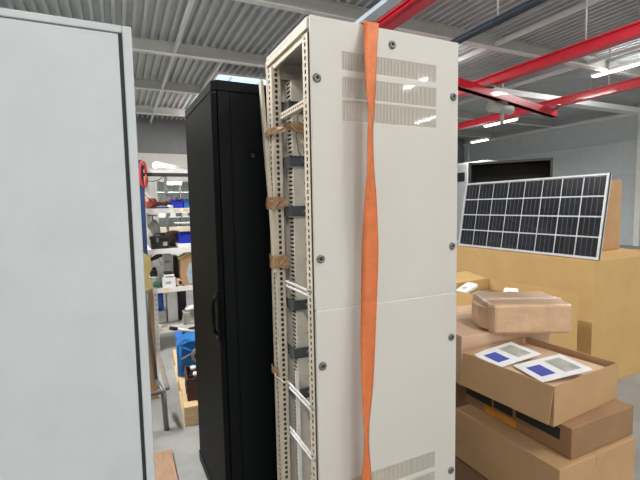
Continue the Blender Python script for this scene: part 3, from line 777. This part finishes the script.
carton('carton', 'low dark box at the very bottom of the pile', (1.50, 1.02, 0), (.47, .61, .165), 0, 'cardd')
cA = carton('carton', 'plain tan box in the lower part of the pile', (1.475, 1.00, .167), (.5, .565, .25), 0, 'card')
cD = carton('carton', 'dark box with black and orange print between two tan boxes', (1.57, 1.02, .419), (.42, .575, .130), 0, 'cardd', seam=False)
b = MB()
b.box(-.0015, 0, .40, .565, .045, .12, 'ink'); b.box(-.0015, 0, .28, .385, .05, .12, 'ink'); b.box(-.0015, 0, .05, .26, .06, .11, 'ink'); b.done('black_print', cD)
B('orange_print', (-.0015, 0, .26, .44, .004, .042), 'orangel', cD)
cB = carton('carton', 'open tan box holding printed leaflets', (1.515, 1.06, .551), (.48, .46, .165), R(4), 'card', True, {'x0': 168}, fl0=.33)
for k, (x, y, a, lab) in enumerate(((1.535, 1.345, -6, 'white leaflet with blue print at the left in the open tan box'), (1.55, 1.14, -14, 'white leaflet with a large blue square in the open tan box'))):
    t = thing('leaflet', lab, 'leaflet', (x, y, .690+.006*k), R(a))
    b = MB(); T = Matrix.Rotation(R(-7), 4, 'Y'); b.box(0, .25, 0, .19, 0, .004, 'paper', T); b.done('sheet', t)
    b = MB(); b.box(.03, .10, .04, .14, .004, .0046, 'inkb', T); b.box(.14, .22, .03, .16, .004, .0046, 'sack', T); b.done('blue_print', t)
b = MB(); b.box(.01, .46, .01, .44, 0, .132, 'cardp'); o = b.done('filler_box', None, .004); o.location = (1.515, 1.06, .557); o.rotation_euler = (0, 0, R(4)); tag(o, 'flat brown packet filling the open tan box under the leaflets', 'packet')
carton('carton', 'added support box coloured dark for the shade under the brown plain-topped box', (1.68, 1.64, 0), (.45, .50, .50), R(-4), 'cardd')  # added box, its dark colour imitates the shaded space below the shallow carton
cC = carton('carton', 'brown box with a plain top behind the open tan box', (1.55, 1.60, .502), (.58, .55, .263), R(-8), 'cardp')
pk = thing('parcel', 'parcel wrapped in shiny brown paper on top of the brown box', 'parcel', (1.70, 1.55, .767), R(-28))
b = MB(); b.prism([(.02, 0), (.40, 0), (.42, .02), (.42, .32), (.40, .34), (.03, .34), (0, .30), (0, .03)], 0, .155, 'wrap'); b.done('body', pk, .022)
b = MB(); b.box(-.001, .421, .13, .19, .04, .1565, 'film'); b.done('tape', pk, .004)
b = MB(); b.prism([(0, .04), (-.03, .10), (-.035, .2), (0, .28)], .01, .13, 'wrap'); b.done('folded_end', pk, .006)
cE = carton('carton', 'open box with white packets inside behind the wrapped parcel', (2.24, 1.80, 0), (.62, .75, .805), R(4), 'cardy', True, {'y1': 82, 'x0': 172})
for k, (x, y, z, a, m) in enumerate(((2.38, 2.28, .742, 12, 'foil'), (2.38, 2.08, .750, -15, 'paper'), (2.54, 2.14, .765, 35, 'paper'), (2.42, 2.44, .765, 5, 'paper'))):
    t = thing('packet', ['silvery packet lying in the open box behind the parcel', 'white packet nearest the wrapped parcel in the open box', 'white packet at the back of the open box', 'white packet sticking up beside the cream cabinet edge'][k], 'packet', (x, y, z), R(a))
    b = MB(); T = Matrix.Rotation(R((-8, 10, -14, -20)[k]), 4, 'Y'); b.box(-.075, .075, -.05, .05, 0, .035, m, T); b.done('sheet', t, .012)
    b = MB(); b.box(-.04, .0, -.02, .02, .035, .0358, 'inkb' if k == 1 else 'sack', T); b.done('print', t)
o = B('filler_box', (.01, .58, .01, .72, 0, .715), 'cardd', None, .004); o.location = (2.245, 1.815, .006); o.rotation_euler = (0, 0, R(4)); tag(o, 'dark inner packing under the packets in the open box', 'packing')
cF = carton('carton', 'very large yellowish box under the solar panel', (3.2, 1.95, 0), (1.05, 1.48, .995), 0, 'cardy', tape=False)
cG = carton('carton', 'box hidden behind the solar panel carrying the black bin', (3.42, 2.30, .997), (.72, 1.10, .63), 0, 'card')
# solar panel 4 x 9 cells leaning back
sp_ = thing('solar_panel', 'dark solar panel with white grid leaning on the large box', 'solar panel', (3.235, 3.395, 1.0))
lean = Matrix.Rotation(R(9), 4, 'Y')
def SB(name, ext, m, par): b = MB(); b.box(*ext, m, lean); return b.done(name, par)
cw, ch_, nC, nR, fr = .178, .158, 8, 4, .014
LW, LH = nC*cw+2*fr, nR*ch_+2*fr
SB('backing', (.004, .02, -LW, 0, 0, LH), 'alu', sp_)
b = MB()
for e in ((-LW, 0, 0, fr), (-LW, 0, LH-fr, LH), (-fr, 0, fr, LH-fr), (-LW, -LW+fr, fr, LH-fr)): b.box(-.008, .03, e[0], e[1], e[2], e[3], 'alu', lean)
b.done('frame', sp_)
for r in range(nR):
    for c in range(nC):
        y1 = -fr-c*cw-.006; z0 = fr+r*ch_+.006
        b = MB(); b.box(.0, .004, y1-cw+.012, y1, z0, z0+ch_-.012, 'cell', lean)
        for q in (.25, .5, .75): b.box(-.0006, 0, y1-(cw-.012)*q-.0022, y1-(cw-.012)*q+.0022, z0, z0+ch_-.012, 'busbar', lean)
        b.done('cell', sp_)
bb = thing('plastic_bin', 'black open bin on top of the stack behind the solar panel', 'bin', (3.50, 3.52, 1.629), R(36))
b = MB(); N = .80
for e in ((0, .4, -N, 0, 0, .01), (.39, .4, -N, 0, .01, .255), (0, .39, -N, -N+.012, .01, .255), (0, .39, -.012, 0, .01, .255)): b.box(*e, 'blk')
b.box(0, .4, -N, 0, .245, .255, 'blk'); b.done('shell', bb, .003)
b = MB(); b.box(-.006, 0, -N-.008, .008, .235, .26, 'blkr'); b.box(-.006, 0, -.022, .008, 0, .235, 'blkr'); b.box(-.006, 0, -N-.008, -N+.014, 0, .235, 'blkr'); b.box(-.006, 0, -N+.014, -.022, 0, .018, 'blkr'); b.done('rim', bb, .002)
# far right: white cupboard and small box against the wall
wc = thing('cupboard', 'white cupboard with glazed doors far off beside the cabinet edge', 'cupboard', (11.0, 10.4, 0), R(0))
B('body', (0, .6, 0, 2.2, 0, 2.85), 'white', wc, .01)
for k in range(3): 
    d_ = B('door', (-.02, 0, .03+k*.72, .70+k*.72, .1, 2.78), 'lgrey', wc, .004); B('glass', (-.024, -.02, .13+k*.72, .60+k*.72, 2.2, 2.52), 'dgrey', d_)
lamp('ceiling_lamp', 'lit white tube lamp seen just over the white cupboard', 11.3, 11.3, 12.3, 2.8, group=G)

# ------------------------------------------------------------------ added rear light and the unseen walls
struct(B('wall_left', (-9.1, -9, -9, YW, 0, ZD+.06), 'wallw'))
b = MB(); b.box(-9, -3.2, -9.1, -9, 0, ZD+.09, 'wallw'); b.box(4.8, XW, -9.1, -9, 0, ZD+.09, 'wallw'); b.box(-3.2, 4.8, -9.1, -9, 3.6, ZD+.06, 'wallw'); struct(b.done('wall_rear'))
# added rear opening with a warm area light, brightening the panel's lower part
ld = bpy.data.lights.new('added_rear_light', 'AREA'); ld.shape = 'RECTANGLE'; ld.size = 8; ld.size_y = 3.6; ld.energy = 190; ld.color = (1, .93, .85)
lo = bpy.data.objects.new('added_rear_light', ld); COL.objects.link(lo); lo.location = (.8, -9.05, 1.8); lo.rotation_euler = (R(90), 0, 0)
w = bpy.data.worlds.new('world'); SC.world = w; w.use_nodes = True
bg = w.node_tree.nodes['Background']; bg.inputs['Color'].default_value = (.93, .97, 1, 1); bg.inputs['Strength'].default_value = 1.0
SC.view_settings.view_transform = 'Standard'; SC.view_settings.look = 'None'; SC.view_settings.gamma = 1; SC.view_settings.exposure = 0
SC.view_settings.use_curve_mapping = False
